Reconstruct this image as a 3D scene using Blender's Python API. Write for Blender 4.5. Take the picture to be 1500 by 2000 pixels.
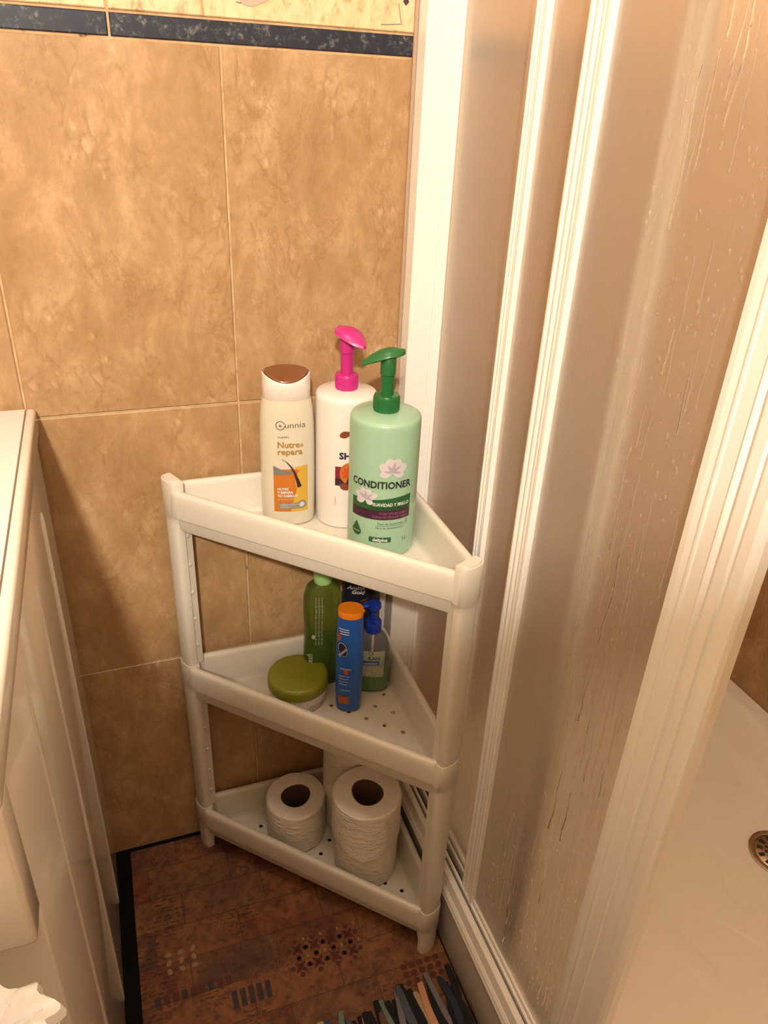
import bpy, bmesh, math, random
from mathutils import Vector, Matrix
random.seed(7)
for _o in list(bpy.data.objects): bpy.data.objects.remove(_o)
SC = bpy.context.scene
COL = SC.collection
PI = math.pi

# ---------------------------------------------------------------- camera
def cam_axes(yaw, pitch, roll):
    cy, sy, cp, sp = math.cos(yaw), math.sin(yaw), math.cos(pitch), math.sin(pitch)
    f = Vector((sy*cp, cy*cp, -sp)); r = Vector((cy, -sy, 0)); d = f.cross(r)
    c, s = math.cos(roll), math.sin(roll)
    return c*r+s*d, -s*r+c*d, f
right, down, fwd = cam_axes(math.radians(21.1457), math.radians(28.6417), math.radians(-2.8726))
cd = bpy.data.cameras.new('camera'); cam = bpy.data.objects.new('camera', cd); COL.objects.link(cam)
m = Matrix((right, -down, -fwd)).transposed().to_4x4(); m.translation = Vector((0, -0.938, 1.144))
cam.matrix_world = m
cd.sensor_fit = 'VERTICAL'; cd.sensor_height = 24; cd.lens = 24*1472.54/2000; cd.clip_start = 0.02
SC.camera = cam
# ---------------------------------------------------------------- world, lights, exposure
w = bpy.data.worlds.new('world'); SC.world = w; w.use_nodes = True
w.node_tree.nodes['Background'].inputs[0].default_value = (1, .93, .84, 1)
w.node_tree.nodes['Background'].inputs[1].default_value = 0.1
def area(name, loc, rot, sx, sy, power, col, shape='RECTANGLE'):
    l = bpy.data.lights.new(name, 'AREA'); l.shape = shape; l.size = sx
    if shape == 'RECTANGLE': l.size_y = sy
    l.energy = power; l.color = col
    o = bpy.data.objects.new(name, l); COL.objects.link(o); o.location = loc; o.rotation_euler = rot
    return o
area('mirror_lamp_light', (-.33, -1.90, 1.93), (math.radians(62), 0, math.radians(-12)), .10, .06, 34, (1, .92, .79))
area('ceiling_lamp_light', (.0, -.58, 2.40), (0, 0, 0), .26, .26, 4.6, (1, .90, .78), 'DISK')
area('shower_lamp_light', (.80, -.60, 2.40), (0, 0, 0), .14, .14, 4.2, (1, .90, .77), 'DISK')
SC.view_settings.view_transform = 'Standard'; SC.view_settings.look = 'None'
SC.view_settings.gamma = 1; SC.view_settings.use_curve_mapping = False
SC.view_settings.exposure = 0.35

# ---------------------------------------------------------------- materials
class NT:
    def __init__(s, name):
        s.m = bpy.data.materials.new(name); s.m.use_nodes = True; s.t = s.m.node_tree
        s.b = s.t.nodes['Principled BSDF']
    def n(s, typ, **kw):
        x = s.t.nodes.new(typ)
        for k, v in kw.items():
            if k[0] == '_': setattr(x, k[1:], v)
            else: x.inputs[k.replace('_', ' ')].default_value = v
        return x
    def l(s, a, b): s.t.links.new(a, b)
    def ramp(s, fac, stops, interp='LINEAR'):
        r = s.t.nodes.new('ShaderNodeValToRGB'); r.color_ramp.interpolation = interp
        e = r.color_ramp.elements
        while len(e) < len(stops): e.new(.5)
        for i, (p, c) in enumerate(stops):
            e[i].position = p; e[i].color = (*c, 1) if len(c) == 3 else c
        s.l(fac, r.inputs[0]); return r.outputs[0]
    def mix(s, fac, a, b, mode='MIX'):
        x = s.t.nodes.new('ShaderNodeMix'); x.data_type = 'RGBA'; x.blend_type = mode
        for i, v in ((0, fac), (6, a), (7, b)):
            if hasattr(v, 'links') or hasattr(v, 'is_linked'): s.l(v, x.inputs[i])
            else: x.inputs[i].default_value = v if i == 0 else (*v, 1)
        return x.outputs[2]
    def math(s, op, a, b=0.0):
        x = s.t.nodes.new('ShaderNodeMath'); x.operation = op
        for i, v in ((0, a), (1, b)):
            if isinstance(v, (int, float)): x.inputs[i].default_value = v
            else: s.l(v, x.inputs[i])
        return x.outputs[0]
    def bump(s, h, dist, strength=1):
        b = s.t.nodes.new('ShaderNodeBump'); b.inputs['Distance'].default_value = dist; b.inputs['Strength'].default_value = strength
        s.l(h, b.inputs['Height']); s.l(b.outputs[0], s.b.inputs['Normal'])
def pbr(name, col, rough=.5, **kw):
    t = NT(name); t.b.inputs['Base Color'].default_value = (*col, 1); t.b.inputs['Roughness'].default_value = rough
    for k, v in kw.items(): t.b.inputs[k.replace('_', ' ')].default_value = v
    # faint surface grain so that nothing is perfectly flat
    nz = t.n('ShaderNodeTexNoise', Scale=180.0, Detail=2.0)
    t.bump(nz.outputs[0], .00006 if rough > .3 else .00002)
    return t.m
def coords(t, rnd=True):
    tc = t.n('ShaderNodeTexCoord'); oi = t.n('ShaderNodeObjectInfo')
    ml = t.n('ShaderNodeVectorMath', _operation='SCALE'); ml.inputs[0].default_value = (31, 17, 23)
    t.l(oi.outputs['Random'], ml.inputs['Scale'])
    ad = t.n('ShaderNodeVectorMath', _operation='ADD'); t.l(tc.outputs['Object'], ad.inputs[0]); t.l(ml.outputs[0], ad.inputs[1])
    return (ad.outputs[0] if rnd else tc.outputs['Object']), oi

def tile_mat():
    t = NT('beige_ceramic'); v, oi = coords(t)
    mpt = t.n('ShaderNodeMapping'); mpt.inputs['Scale'].default_value = (1.25, 1, .75); t.l(v, mpt.inputs[0]); v = mpt.outputs[0]
    n1 = t.n('ShaderNodeTexNoise', Scale=15.0, Detail=10.0, Roughness=.74, Distortion=.4); t.l(v, n1.inputs['Vector'])
    n2 = t.n('ShaderNodeTexNoise', Scale=55.0, Detail=6.0, Roughness=.75, Distortion=.6); t.l(v, n2.inputs['Vector'])
    n3 = t.n('ShaderNodeTexNoise', Scale=13.0, Detail=8.0, Roughness=.66, Distortion=.8); t.l(v, n3.inputs['Vector'])
    base = t.ramp(n1.outputs[0], [(.34, (.345, .200, .090)), (.5, (.43, .262, .125)), (.64, (.54, .355, .190))])
    c = t.mix(t.ramp(n2.outputs[0], [(.42, (0, 0, 0)), (.75, (.6, .6, .6))]), base, (.36, .20, .08))
    # thin darker veins: ridge of a distorted noise
    rd = t.math('ABSOLUTE', t.math('SUBTRACT', n3.outputs[0], .5))
    n4 = t.n('ShaderNodeTexNoise', Scale=7.0, Detail=3.0); t.l(v, n4.inputs['Vector'])
    vm = t.math('MULTIPLY', t.ramp(rd, [(0, (.55, .55, .55)), (.010, (.25, .25, .25)), (.018, (0, 0, 0))]), t.ramp(n4.outputs[0], [(.48, (0, 0, 0)), (.60, (1, 1, 1))]))
    c = t.mix(vm, c, (.29, .155, .06))
    wp = t.n('ShaderNodeVectorMath', _operation='SCALE'); t.l(n3.outputs['Color'], wp.inputs[0]); wp.inputs['Scale'].default_value = .045
    wa = t.n('ShaderNodeVectorMath', _operation='ADD'); t.l(v, wa.inputs[0]); t.l(wp.outputs[0], wa.inputs[1])
    vo = t.n('ShaderNodeTexVoronoi', _feature='DISTANCE_TO_EDGE', Scale=46.0); t.l(wa.outputs[0], vo.inputs['Vector'])
    n5 = t.n('ShaderNodeTexNoise', Scale=17.0, Detail=4.0, Roughness=.7); t.l(v, n5.inputs['Vector'])
    pm = t.math('MULTIPLY', t.ramp(vo.outputs['Distance'], [(0, (.5, .5, .5)), (.06, (.25, .25, .25)), (.14, (0, 0, 0))]), t.ramp(n5.outputs[0], [(.52, (0, 0, 0)), (.62, (1, 1, 1))]))
    c = t.mix(pm, c, (.27, .14, .052))
    vo2 = t.n('ShaderNodeTexVoronoi', Scale=60.0); t.l(wa.outputs[0], vo2.inputs['Vector'])
    pl = t.math('MULTIPLY', t.ramp(vo2.outputs['Distance'], [(.15, (.55, .55, .55)), (.35, (0, 0, 0))]), t.ramp(n5.outputs[0], [(.54, (0, 0, 0)), (.66, (1, 1, 1))]))
    c = t.mix(pl, c, (.66, .45, .26))
    tone = t.math('ADD', t.math('MULTIPLY', oi.outputs['Random'], .08), .96)
    hs = t.n('ShaderNodeHueSaturation'); t.l(tone, hs.inputs['Value']); t.l(c, hs.inputs['Color'])
    t.l(hs.outputs[0], t.b.inputs['Base Color'])
    t.b.inputs['Roughness'].default_value = .33
    t.bump(n2.outputs[0], .0005, .5); return t.m
def upper_tile_mat():
    t = NT('speckled_cream_ceramic'); v, oi = coords(t)
    mp = t.n('ShaderNodeMapping'); mp.inputs['Scale'].default_value = (1.6, 1, .7); t.l(v, mp.inputs[0])
    n = t.n('ShaderNodeTexNoise', Scale=60.0, Detail=7.0, Roughness=.7, Distortion=.5); t.l(mp.outputs[0], n.inputs['Vector'])
    n2 = t.n('ShaderNodeTexNoise', Scale=12.0, Detail=3.0); t.l(mp.outputs[0], n2.inputs['Vector'])
    c = t.ramp(n.outputs[0], [(.42, (.80, .56, .33)), (.56, (.72, .46, .24)), (.64, (.50, .25, .11))])
    c = t.mix(t.ramp(n2.outputs[0], [(.45, (0, 0, 0)), (.7, (.6, .6, .6))]), c, (.86, .64, .42))
    t.l(c, t.b.inputs['Base Color']); t.b.inputs['Roughness'].default_value = .4; t.bump(n.outputs[0], .0004, .5); return t.m
def blue_tile_mat():
    t = NT('mottled_navy_ceramic'); v, oi = coords(t)
    n = t.n('ShaderNodeTexNoise', Scale=110.0, Detail=6.0, Roughness=.75); t.l(v, n.inputs['Vector'])
    n2 = t.n('ShaderNodeTexNoise', Scale=30.0, Detail=3.0, Distortion=1.0); t.l(v, n2.inputs['Vector'])
    c = t.ramp(n.outputs[0], [(.40, (.010, .014, .028)), (.52, (.018, .024, .042)), (.58, (.12, .13, .13)), (.68, (.30, .28, .22))])
    c = t.mix(t.ramp(n2.outputs[0], [(.4, (0, 0, 0)), (.6, (.7, .7, .7))]), (.010, .014, .030), c)
    t.l(c, t.b.inputs['Base Color']); t.b.inputs['Roughness'].default_value = .35; return t.m
def grout_mat():
    t = NT('sandy_grout'); v, oi = coords(t)
    n = t.n('ShaderNodeTexNoise', Scale=70.0, Detail=4.0); t.l(v, n.inputs['Vector'])
    c = t.ramp(n.outputs[0], [(.26, (.10, .05, .02)), (.34, (.50, .33, .17)), (.7, (.66, .46, .26))])
    t.l(c, t.b.inputs['Base Color']); t.b.inputs['Roughness'].default_value = .85; return t.m
def glass_mat():
    t = NT('frosted_bronze_acrylic'); tc = t.n('ShaderNodeTexCoord')
    mp = t.n('ShaderNodeMapping'); mp.inputs['Scale'].default_value = (1, 1, .10); t.l(tc.outputs['Object'], mp.inputs[0])
    n = t.n('ShaderNodeTexNoise', Scale=190.0, Detail=4.0, Roughness=.6); t.l(mp.outputs[0], n.inputs['Vector'])
    t.b.inputs['Base Color'].default_value = (.93, .86, .77, 1); t.b.inputs['Roughness'].default_value = .36
    t.b.inputs['Transmission Weight'].default_value = .90; t.b.inputs['IOR'].default_value = 1.35
    t.bump(n.outputs[0], .0012, .6); return t.m
def mat_print():
    # printed vinyl mat: rows of worn patches, straight in object space
    t = NT('printed_patchwork_vinyl'); tc = t.n('ShaderNodeTexCoord')
    sp = t.n('ShaderNodeSeparateXYZ'); t.l(tc.outputs['Object'], sp.inputs[0])
    br = t.n('ShaderNodeTexBrick', _offset=.37, _squash=1.0); t.l(tc.outputs['Object'], br.inputs['Vector'])
    for k, v in dict(Scale=1.0, Mortar_Size=.0012, Mortar_Smooth=.6, Bias=0.0, Brick_Width=.128, Row_Height=.056).items(): br.inputs[k.replace('_', ' ')].default_value = v
    br.inputs['Color1'].default_value = (0, 0, 0, 1); br.inputs['Color2'].default_value = (1, 1, 1, 1); br.inputs['Mortar'].default_value = (.5, .5, .5, 1)
    cell = t.ramp(br.outputs['Color'], [(0, (.21, .070, .034)), (.2, (.10, .050, .042)), (.4, (.30, .120, .046)), (.55, (.13, .075, .065)), (.7, (.23, .070, .036)), (.85, (.32, .15, .06)), (1, (.075, .045, .050))])
    n1 = t.n('ShaderNodeTexNoise', Scale=14.0, Detail=8.0, Roughness=.75, Distortion=.6); t.l(tc.outputs['Object'], n1.inputs['Vector'])
    n2 = t.n('ShaderNodeTexNoise', Scale=70.0, Detail=6.0, Roughness=.7); t.l(tc.outputs['Object'], n2.inputs['Vector'])
    c = t.mix(t.ramp(n1.outputs[0], [(.46, (0, 0, 0)), (.62, (.8, .8, .8))]), cell, (.36, .16, .060))
    c = t.mix(t.ramp(n1.outputs[0], [(.30, (.85, .85, .85)), (.43, (0, 0, 0))]), c, (.075, .035, .030))
    c = t.mix(t.ramp(n2.outputs[0], [(.48, (0, 0, 0)), (.66, (.7, .7, .7))]), c, (.07, .028, .018))
    c = t.mix(t.ramp(br.outputs['Fac'], [(.1, (0, 0, 0)), (.9, (.6, .6, .6))]), c, (.07, .03, .02))
    # ornament: rings in some cells
    vo = t.n('ShaderNodeTexVoronoi', Scale=62.0, Randomness=.0); t.l(tc.outputs['Object'], vo.inputs['Vector'])
    ring = t.ramp(vo.outputs['Distance'], [(.30, (0, 0, 0)), (.36, (1, 1, 1)), (.44, (1, 1, 1)), (.50, (0, 0, 0))])
    sel = t.n('ShaderNodeTexNoise', Scale=9.0, Detail=1.0); t.l(tc.outputs['Object'], sel.inputs['Vector'])
    msk = t.math('MULTIPLY', ring, t.ramp(sel.outputs[0], [(.60, (0, 0, 0)), (.64, (.5, .5, .5))]))
    c = t.mix(msk, c, (.30, .15, .06))
    # rows of small worn lettering-like ticks in other cells
    mp = t.n('ShaderNodeMapping'); mp.inputs['Scale'].default_value = (1, 2.2, 1); t.l(tc.outputs['Object'], mp.inputs[0])
    n3 = t.n('ShaderNodeTexNoise', Scale=150.0, Detail=1.0); t.l(mp.outputs[0], n3.inputs['Vector'])
    line = t.math('GREATER_THAN', t.math('SINE', t.math('MULTIPLY', sp.outputs[1], 900.0)), .1)
    m2 = t.math('MULTIPLY', line, t.ramp(n3.outputs[0], [(.5, (0, 0, 0)), (.54, (.75, .75, .75))]))
    m2 = t.math('MULTIPLY', m2, t.ramp(sel.outputs[0], [(.38, (1, 1, 1)), (.44, (0, 0, 0))]))
    c = t.mix(m2, c, (.06, .028, .022))
    c = t.mix(1.0, c, (.78, .74, .74), 'MULTIPLY')
    t.l(c, t.b.inputs['Base Color']); t.b.inputs['Roughness'].default_value = .55; t.b.inputs['Specular IOR Level'].default_value = .3; t.bump(n2.outputs[0], .0004, .4); return t.m
def tray_acrylic():
    t = NT('ribbed_white_acrylic'); tc = t.n('ShaderNodeTexCoord')
    n = t.n('ShaderNodeTexNoise', Scale=6.0, Detail=.5, Distortion=1.2); t.l(tc.outputs['Object'], n.inputs['Vector'])
    t.b.inputs['Base Color'].default_value = (.82, .76, .65, 1); t.b.inputs['Roughness'].default_value = .32
    t.bump(t.ramp(n.outputs[0], [(.44, (0, 0, 0)), (.50, (1, 1, 1))]), .0016, .5); return t.m
def paper_mat():
    t = NT('soft_tissue_paper'); v, oi = coords(t)
    mp = t.n('ShaderNodeMapping'); mp.inputs['Scale'].default_value = (1, 1, 2.4); t.l(v, mp.inputs[0])
    n = t.n('ShaderNodeTexNoise', Scale=55.0, Detail=4.0, Distortion=.8); t.l(mp.outputs[0], n.inputs['Vector'])
    t.b.inputs['Base Color'].default_value = (.78, .71, .61, 1); t.b.inputs['Roughness'].default_value = .95
    t.bump(n.outputs[0], .0030, 1.0); return t.m

M = dict(
    tile=tile_mat(), tile_up=upper_tile_mat(), tile_blue=blue_tile_mat(), grout=grout_mat(), glass=glass_mat(),
    mat=mat_print(), acrylic=tray_acrylic(), paper=paper_mat(),
    shelf=pbr('cream_white_plastic', (.67, .615, .52), .34),
    alu=pbr('white_lacquered_aluminium', (.86, .82, .76), .22, Coat_Weight=.3),
    satin=pbr('satin_aluminium', (.72, .66, .60), .28, Metallic=.75),
    dark=pbr('black_gap_rubber', (.02, .017, .015), .6),
    blackfloor=pbr('black_floor_tile', (.004, .004, .0045), .6, Specular_IOR_Level=.12),
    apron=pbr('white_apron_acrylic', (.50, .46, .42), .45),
    enamel=pbr('white_enamel', (.80, .76, .69), .16, Coat_Weight=.5),
    lid=pbr('matte_white_lid', (.86, .81, .77), .45),
    wall=pbr('cream_paint', (.80, .68, .53), .8),
    paint=pbr('white_paint', (.85, .80, .72), .8),
    steel=pbr('brushed_drain_steel', (.55, .47, .36), .28, Metallic=1.0),
    drop=pbr('water_drop', (.97, .93, .87), .05, Transmission_Weight=.9, IOR=1.33),
    bag=pbr('crinkled_white_film', (.86, .84, .84), .25),
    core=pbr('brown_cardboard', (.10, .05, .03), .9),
)

# ---------------------------------------------------------------- mesh helpers
def mesh_obj(name, verts, faces, mat, parent=None, smooth=False, mats=None, fm=None):
    me = bpy.data.meshes.new(name); me.from_pydata([tuple(v) for v in verts], [], faces); me.update()
    bm = bmesh.new(); bm.from_mesh(me); bmesh.ops.recalc_face_normals(bm, faces=bm.faces); bm.to_mesh(me); bm.free()
    o = bpy.data.objects.new(name, me); COL.objects.link(o)
    me.materials.append(mat)
    if mats:
        for x in mats: me.materials.append(x)
        for p, i in zip(me.polygons, fm): p.material_index = i
    if smooth: shade(me)
    if parent: o.parent = parent
    return o
def shade(me, ang=38):
    me.polygons.foreach_set('use_smooth', [True]*len(me.polygons))
    bm = bmesh.new(); bm.from_mesh(me); a = math.radians(ang)
    for e in bm.edges:
        if len(e.link_faces) == 2 and e.calc_face_angle(0) > a: e.smooth = False
    bm.to_mesh(me); bm.free()
def tag(o, label=None, cat=None, group=None, kind=None):
    if label: o['label'] = label
    if cat: o['category'] = cat
    if group: o['group'] = group
    if kind: o['kind'] = kind
    return o
def empty(name, loc=(0, 0, 0), rz=0, **kw):
    o = bpy.data.objects.new(name, None); COL.objects.link(o); o.location = loc; o.rotation_euler = (0, 0, rz); o.empty_display_size = .05
    return tag(o, **kw)
class MB:
    def __init__(s): s.v = []; s.f = []
    def add(s, v, f):
        b = len(s.v); s.v += [tuple(x) for x in v]; s.f += [tuple(i+b for i in q) for q in f]; return s
    def box(s, x0, x1, y0, y1, z0, z1):
        v = [(x, y, z) for z in (z0, z1) for y in (y0, y1) for x in (x0, x1)]
        return s.add(v, [(0, 2, 3, 1), (4, 5, 7, 6), (0, 1, 5, 4), (2, 6, 7, 3), (0, 4, 6, 2), (1, 3, 7, 5)])
    def loft(s, rings, cap0=True, cap1=True, closed=True):
        n = len(rings[0]); v = [p for r in rings for p in r]; f = []
        for i in range(len(rings)-1):
            for j in range(n if closed else n-1):
                a = i*n+j; b = i*n+(j+1) % n; f.append((a, b, b+n, a+n))
        if cap0: f.append(tuple(range(n))[::-1])
        if cap1: f.append(tuple(range((len(rings)-1)*n, len(rings)*n)))
        return s.add(v, f)
    def lathe(s, prof, n=40, cx=0, cy=0, cap0=False, cap1=False):
        return s.loft([[(cx+r*math.cos(2*PI*k/n), cy+r*math.sin(2*PI*k/n), z) for k in range(n)] for r, z in prof], cap0, cap1)
    def build(s, name, mat, parent=None, smooth=False, bevel=0, seg=2):
        o = mesh_obj(name, s.v, s.f, mat, parent)
        if bevel:
            bm = bmesh.new(); bm.from_mesh(o.data)
            ed = [e for e in bm.edges if len(e.link_faces) == 2 and e.calc_face_angle(0) > .6]
            bmesh.ops.bevel(bm, geom=ed, offset=bevel, segments=seg, profile=.5, affect='EDGES', clamp_overlap=True)
            bm.to_mesh(o.data); bm.free()
        if smooth or bevel: shade(o.data, 50 if bevel else 38)
        return o
def superell(rx, ry, z, n=48, e=2.0, cx=0, cy=0):
    out = []
    for k in range(n):
        a = 2*PI*k/n; c, s_ = math.cos(a), math.sin(a)
        out.append((cx+rx*math.copysign(abs(c)**(2/e), c), cy+ry*math.copysign(abs(s_)**(2/e), s_), z))
    return out
def extrude_profile(prof, y0, y1, name, mat, parent=None, smooth=False):
    """prof = closed list of (x, z); swept along y"""
    return MB().loft([[(x, y0, z) for x, z in prof], [(x, y1, z) for x, z in prof]]).build(name, mat, parent, smooth)
def extrude_vert(prof, z0, z1, name, mat, parent=None, smooth=False):
    """prof = closed list of (x, y); swept along z"""
    return MB().loft([[(x, y, z0) for x, y in prof], [(x, y, z1) for x, y in prof]]).build(name, mat, parent, smooth)

# printing on curved surfaces -------------------------------------------------
def refine(verts, faces, maxlen):
    bm = bmesh.new(); vs = [bm.verts.new((x, y, 0)) for x, y in verts]
    for f in faces:
        try: bm.faces.new([vs[i] for i in f])
        except ValueError: pass
    bmesh.ops.triangulate(bm, faces=bm.faces)
    for _ in range(4):
        long = [e for e in bm.edges if e.calc_length() > maxlen]
        if not long: break
        bmesh.ops.subdivide_edges(bm, edges=long, cuts=1)
        bmesh.ops.triangulate(bm, faces=[f for f in bm.faces if len(f.verts) > 3])
    bm.verts.index_update()
    out = [(v.co.x, v.co.y) for v in bm.verts], [[v.index for v in f.verts] for f in bm.faces]
    bm.free(); return out
class Print:
    """collects flat shapes in (u, z) label space and wraps them on a surface function S(u, z, offset)"""
    def __init__(s, S, off=.00025, step=.004): s.S = S; s.off = off; s.step = step; s.m = MB()
    def poly(s, pts, off=None):
        v, f = refine(pts, [list(range(len(pts)))], s.step)
        s.m.add([s.S(u, z, s.off if off is None else off) for u, z in v], f); return s
    def rect(s, u0, u1, z0, z1, off=None):
        n = max(1, int(abs(u1-u0)/s.step)+1)
        for i in range(n):
            a = u0+(u1-u0)*i/n; b = u0+(u1-u0)*(i+1)/n
            za, zb = (z0(a), z0(b)) if callable(z0) else (z0, z0)
            zc, zd = (z1(a), z1(b)) if callable(z1) else (z1, z1)
            s.m.add([s.S(a, za, s.off if off is None else off), s.S(b, zb, s.off if off is None else off), s.S(b, zd, s.off if off is None else off), s.S(a, zc, s.off if off is None else off)], [(0, 1, 2, 3)])
        return s
    def disc(s, u, z, ru, rz, n=20, rot=0, off=None):
        c, q = math.cos(rot), math.sin(rot)
        return s.poly([(u+ru*math.cos(a)*c-rz*math.sin(a)*q, z+ru*math.cos(a)*q+rz*math.sin(a)*c) for a in [2*PI*k/n for k in range(n)]], off)
    def petal(s, u, z, L, W, rot, off=None, e=1.0):
        pts = []
        for k in range(17):
            t = k/16; pts.append((L*t, W*abs(math.sin(PI*t**(.75 if e == 1 else 1.15)))**e))
        for k in range(15, 0, -1):
            t = k/16; pts.append((L*t, -W*abs(math.sin(PI*t**(.75 if e == 1 else 1.15)))**e))
        c, q = math.cos(rot), math.sin(rot)
        return s.poly([(u+x*c-y*q, z+x*q+y*c) for x, y in pts], off)
    def text(s, txt, u, z, size, align='LEFT', width=None, bold=0, shear=0, rot=0, off=None):
        cu = bpy.data.curves.new('t', 'FONT'); cu.body = txt; cu.size = size; cu.align_x = align; cu.shear = shear
        cu.offset = bold; cu.resolution_u = 2
        o = bpy.data.objects.new('t', cu); COL.objects.link(o)
        dg = bpy.context.evaluated_depsgraph_get(); me = bpy.data.meshes.new_from_object(o.evaluated_get(dg))
        vs = [(v.co.x, v.co.y) for v in me.vertices]; fs = [list(p.vertices) for p in me.polygons]
        bpy.data.objects.remove(o); bpy.data.curves.remove(cu); bpy.data.meshes.remove(me)
        if not vs: return s
        if width:
            x0 = min(v[0] for v in vs); x1 = max(v[0] for v in vs); k = width/(x1-x0); vs = [((x)*k, y) for x, y in vs]
        c, q = math.cos(rot), math.sin(rot)
        vs = [(u+x*c-y*q, z+x*q+y*c) for x, y in vs]
        v, f = refine(vs, fs, s.step)
        s.m.add([s.S(a, b, s.off if off is None else off) for a, b in v], f); return s
    def build(s, name, mat, parent):
        o = s.m.build(name, mat, parent)
        if name not in ('flower_print', 'almond_print'): o['kind'] = 'stuff'
        return o
def cyl_surface(rf, e=2.0):
    """round body of radius rf(z); front faces local -y"""
    def S(u, z, off):
        r = rf(z); a = -PI/2+u/r; return ((r+off)*math.cos(a), (r+off)*math.sin(a), z)
    return S
def oval_surface(rxf, ryf, e=2.4):
    def S(u, z, off):
        rx, ry = rxf(z), ryf(z); q = min(abs(u)/rx, .985)
        return (u, -(ry*(1-q**e)**(1/e))-off, z)
    return S
def flat_mat(name, c, r=.45): return pbr(name, tuple(x*.72 for x in c), r)
INK = dict(black=flat_mat('black_ink', (.015, .015, .02)), navy=flat_mat('navy_ink', (.02, .02, .07)), white=flat_mat('white_ink', (.85, .85, .82)),
           green=flat_mat('deep_green_ink', (.02, .13, .035)), plum=flat_mat('plum_ink', (.06, .012, .035)), petal=flat_mat('petal_white_ink', (.80, .74, .76)),
           lilac=flat_mat('petal_lilac_ink', (.55, .46, .54)), orange=flat_mat('orange_ink', (.72, .22, .02)), gold=flat_mat('gold_ink', (.50, .27, .04)),
           yellow=flat_mat('yellow_ink', (.85, .50, .06)), grey=flat_mat('grey_ink', (.25, .25, .24)), rust=flat_mat('rust_ink', (.62, .10, .02)),
           almond=flat_mat('almond_ink', (.28, .07, .02)), pink=flat_mat('pink_ink', (.50, .16, .30)), blue=flat_mat('blue_ink', (.01, .09, .38)), pale=flat_mat('pale_ink', (.55, .58, .42)))

# ================================================================ ROOM SHELL
XW, XR = -.80, 1.13      # left wall, shower's right wall
YB, ZC = -2.0, 2.45
JX, TW, TH = .1515, .2535, .3985
G = .0013                # half joint
def struct(o): o['kind'] = 'structure'; return o
floor = struct(MB().box(XW-.1, XR+.1, YB-.1, .1, -.05, -.002).build('floor', M['blackfloor']))
struct(MB().box(XW-.1, XR+.1, YB-.1, .1, ZC, ZC+.05).build('ceiling', M['paint']))
struct(MB().box(XW-.1, XW, YB-.1, .1, -.05, ZC).build('wall_left', M['wall']))
struct(MB().box(XW-.1, XR+.1, YB-.1, YB, -.05, ZC).build('wall_front', M['wall']))
struct(MB().box(XW, .9, -1.46, -1.40, 0, 1.525).build('wall_light_blocker', M['wall']))  # half-height wall added behind the camera, blocks the mirror lamp's light low down
wall_back = struct(MB().box(XW-.1, XR+.1, .0022, .1, -.05, ZC).build('wall_back', M['grout']))
wall_right = struct(MB().box(XR+.0022, XR+.1, YB-.1, .1, -.05, ZC).build('wall_right', M['grout']))

_tiles = {}
def tile_mesh(w_, h_, mat, name='tile'):
    k = (round(w_, 4), round(h_, 4), mat.name)
    if k not in _tiles:
        # slab in the xz plane, front at y=0, centred, pillowed edge
        b = .0011; hw, hh = w_/2-G, h_/2-G
        v = [(-hw, .004, -hh), (hw, .004, -hh), (hw, .004, hh), (-hw, .004, hh), (-hw, b, -hh), (hw, b, -hh), (hw, b, hh), (-hw, b, hh),
             (-hw+b, 0, -hh+b), (hw-b, 0, -hh+b), (hw-b, 0, hh-b), (-hw+b, 0, hh-b)]
        f = [(0, 1, 5, 4), (1, 2, 6, 5), (2, 3, 7, 6), (3, 0, 4, 7), (4, 5, 9, 8), (5, 6, 10, 9), (6, 7, 11, 10), (7, 4, 8, 11), (8, 9, 10, 11)]
        o = mesh_obj(name, v, f, mat); _tiles[k] = o.data; bpy.data.objects.remove(o)
    return _tiles[k]
def put_tile(name, w_, h_, mat, loc, parent, rz=0):
    o = bpy.data.objects.new(name, tile_mesh(w_, h_, mat)); COL.objects.link(o); o.location = loc; o.rotation_euler = (0, 0, rz); o.parent = parent
    return o
rows = [(-.0085, .390), (.390, .7885), (.7885, 1.187)]
SJ = .041                # joint of the border strip and of the tiles above
def tile_run(parent, along_x, x_lo, x_hi, to_loc, rz):
    def run(z0, z1, mat, joint, name='tile', TW=TW):
        k = math.floor((x_lo-joint)/TW)
        while joint+k*TW < x_hi-1e-4:
            a, b = max(joint+k*TW, x_lo), min(joint+(k+1)*TW, x_hi)
            if b-a > .01: put_tile(name, b-a, z1-z0, mat, to_loc((a+b)/2, (z0+z1)/2), parent, rz)
            k += 1
    for z0, z1 in rows: run(z0, z1, M['tile'], JX)
    run(1.187, 1.210, M['tile_blue'], SJ, 'border_tile', .402)
    run(1.210, 1.606, M['tile_up'], SJ, 'tile', .402)
    run(1.606, 2.004, M['tile_up'], SJ, 'tile', .402)
    run(2.004, 2.402, M['tile_up'], SJ, 'tile', .402)
tile_run(wall_back, True, XW, XR-.001, lambda a, z: (a, 0, z), 0)
tile_run(wall_right, False, 0.002, 2.0, lambda a, z: (XR, -a, z), -PI/2)   # faces -x
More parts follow.
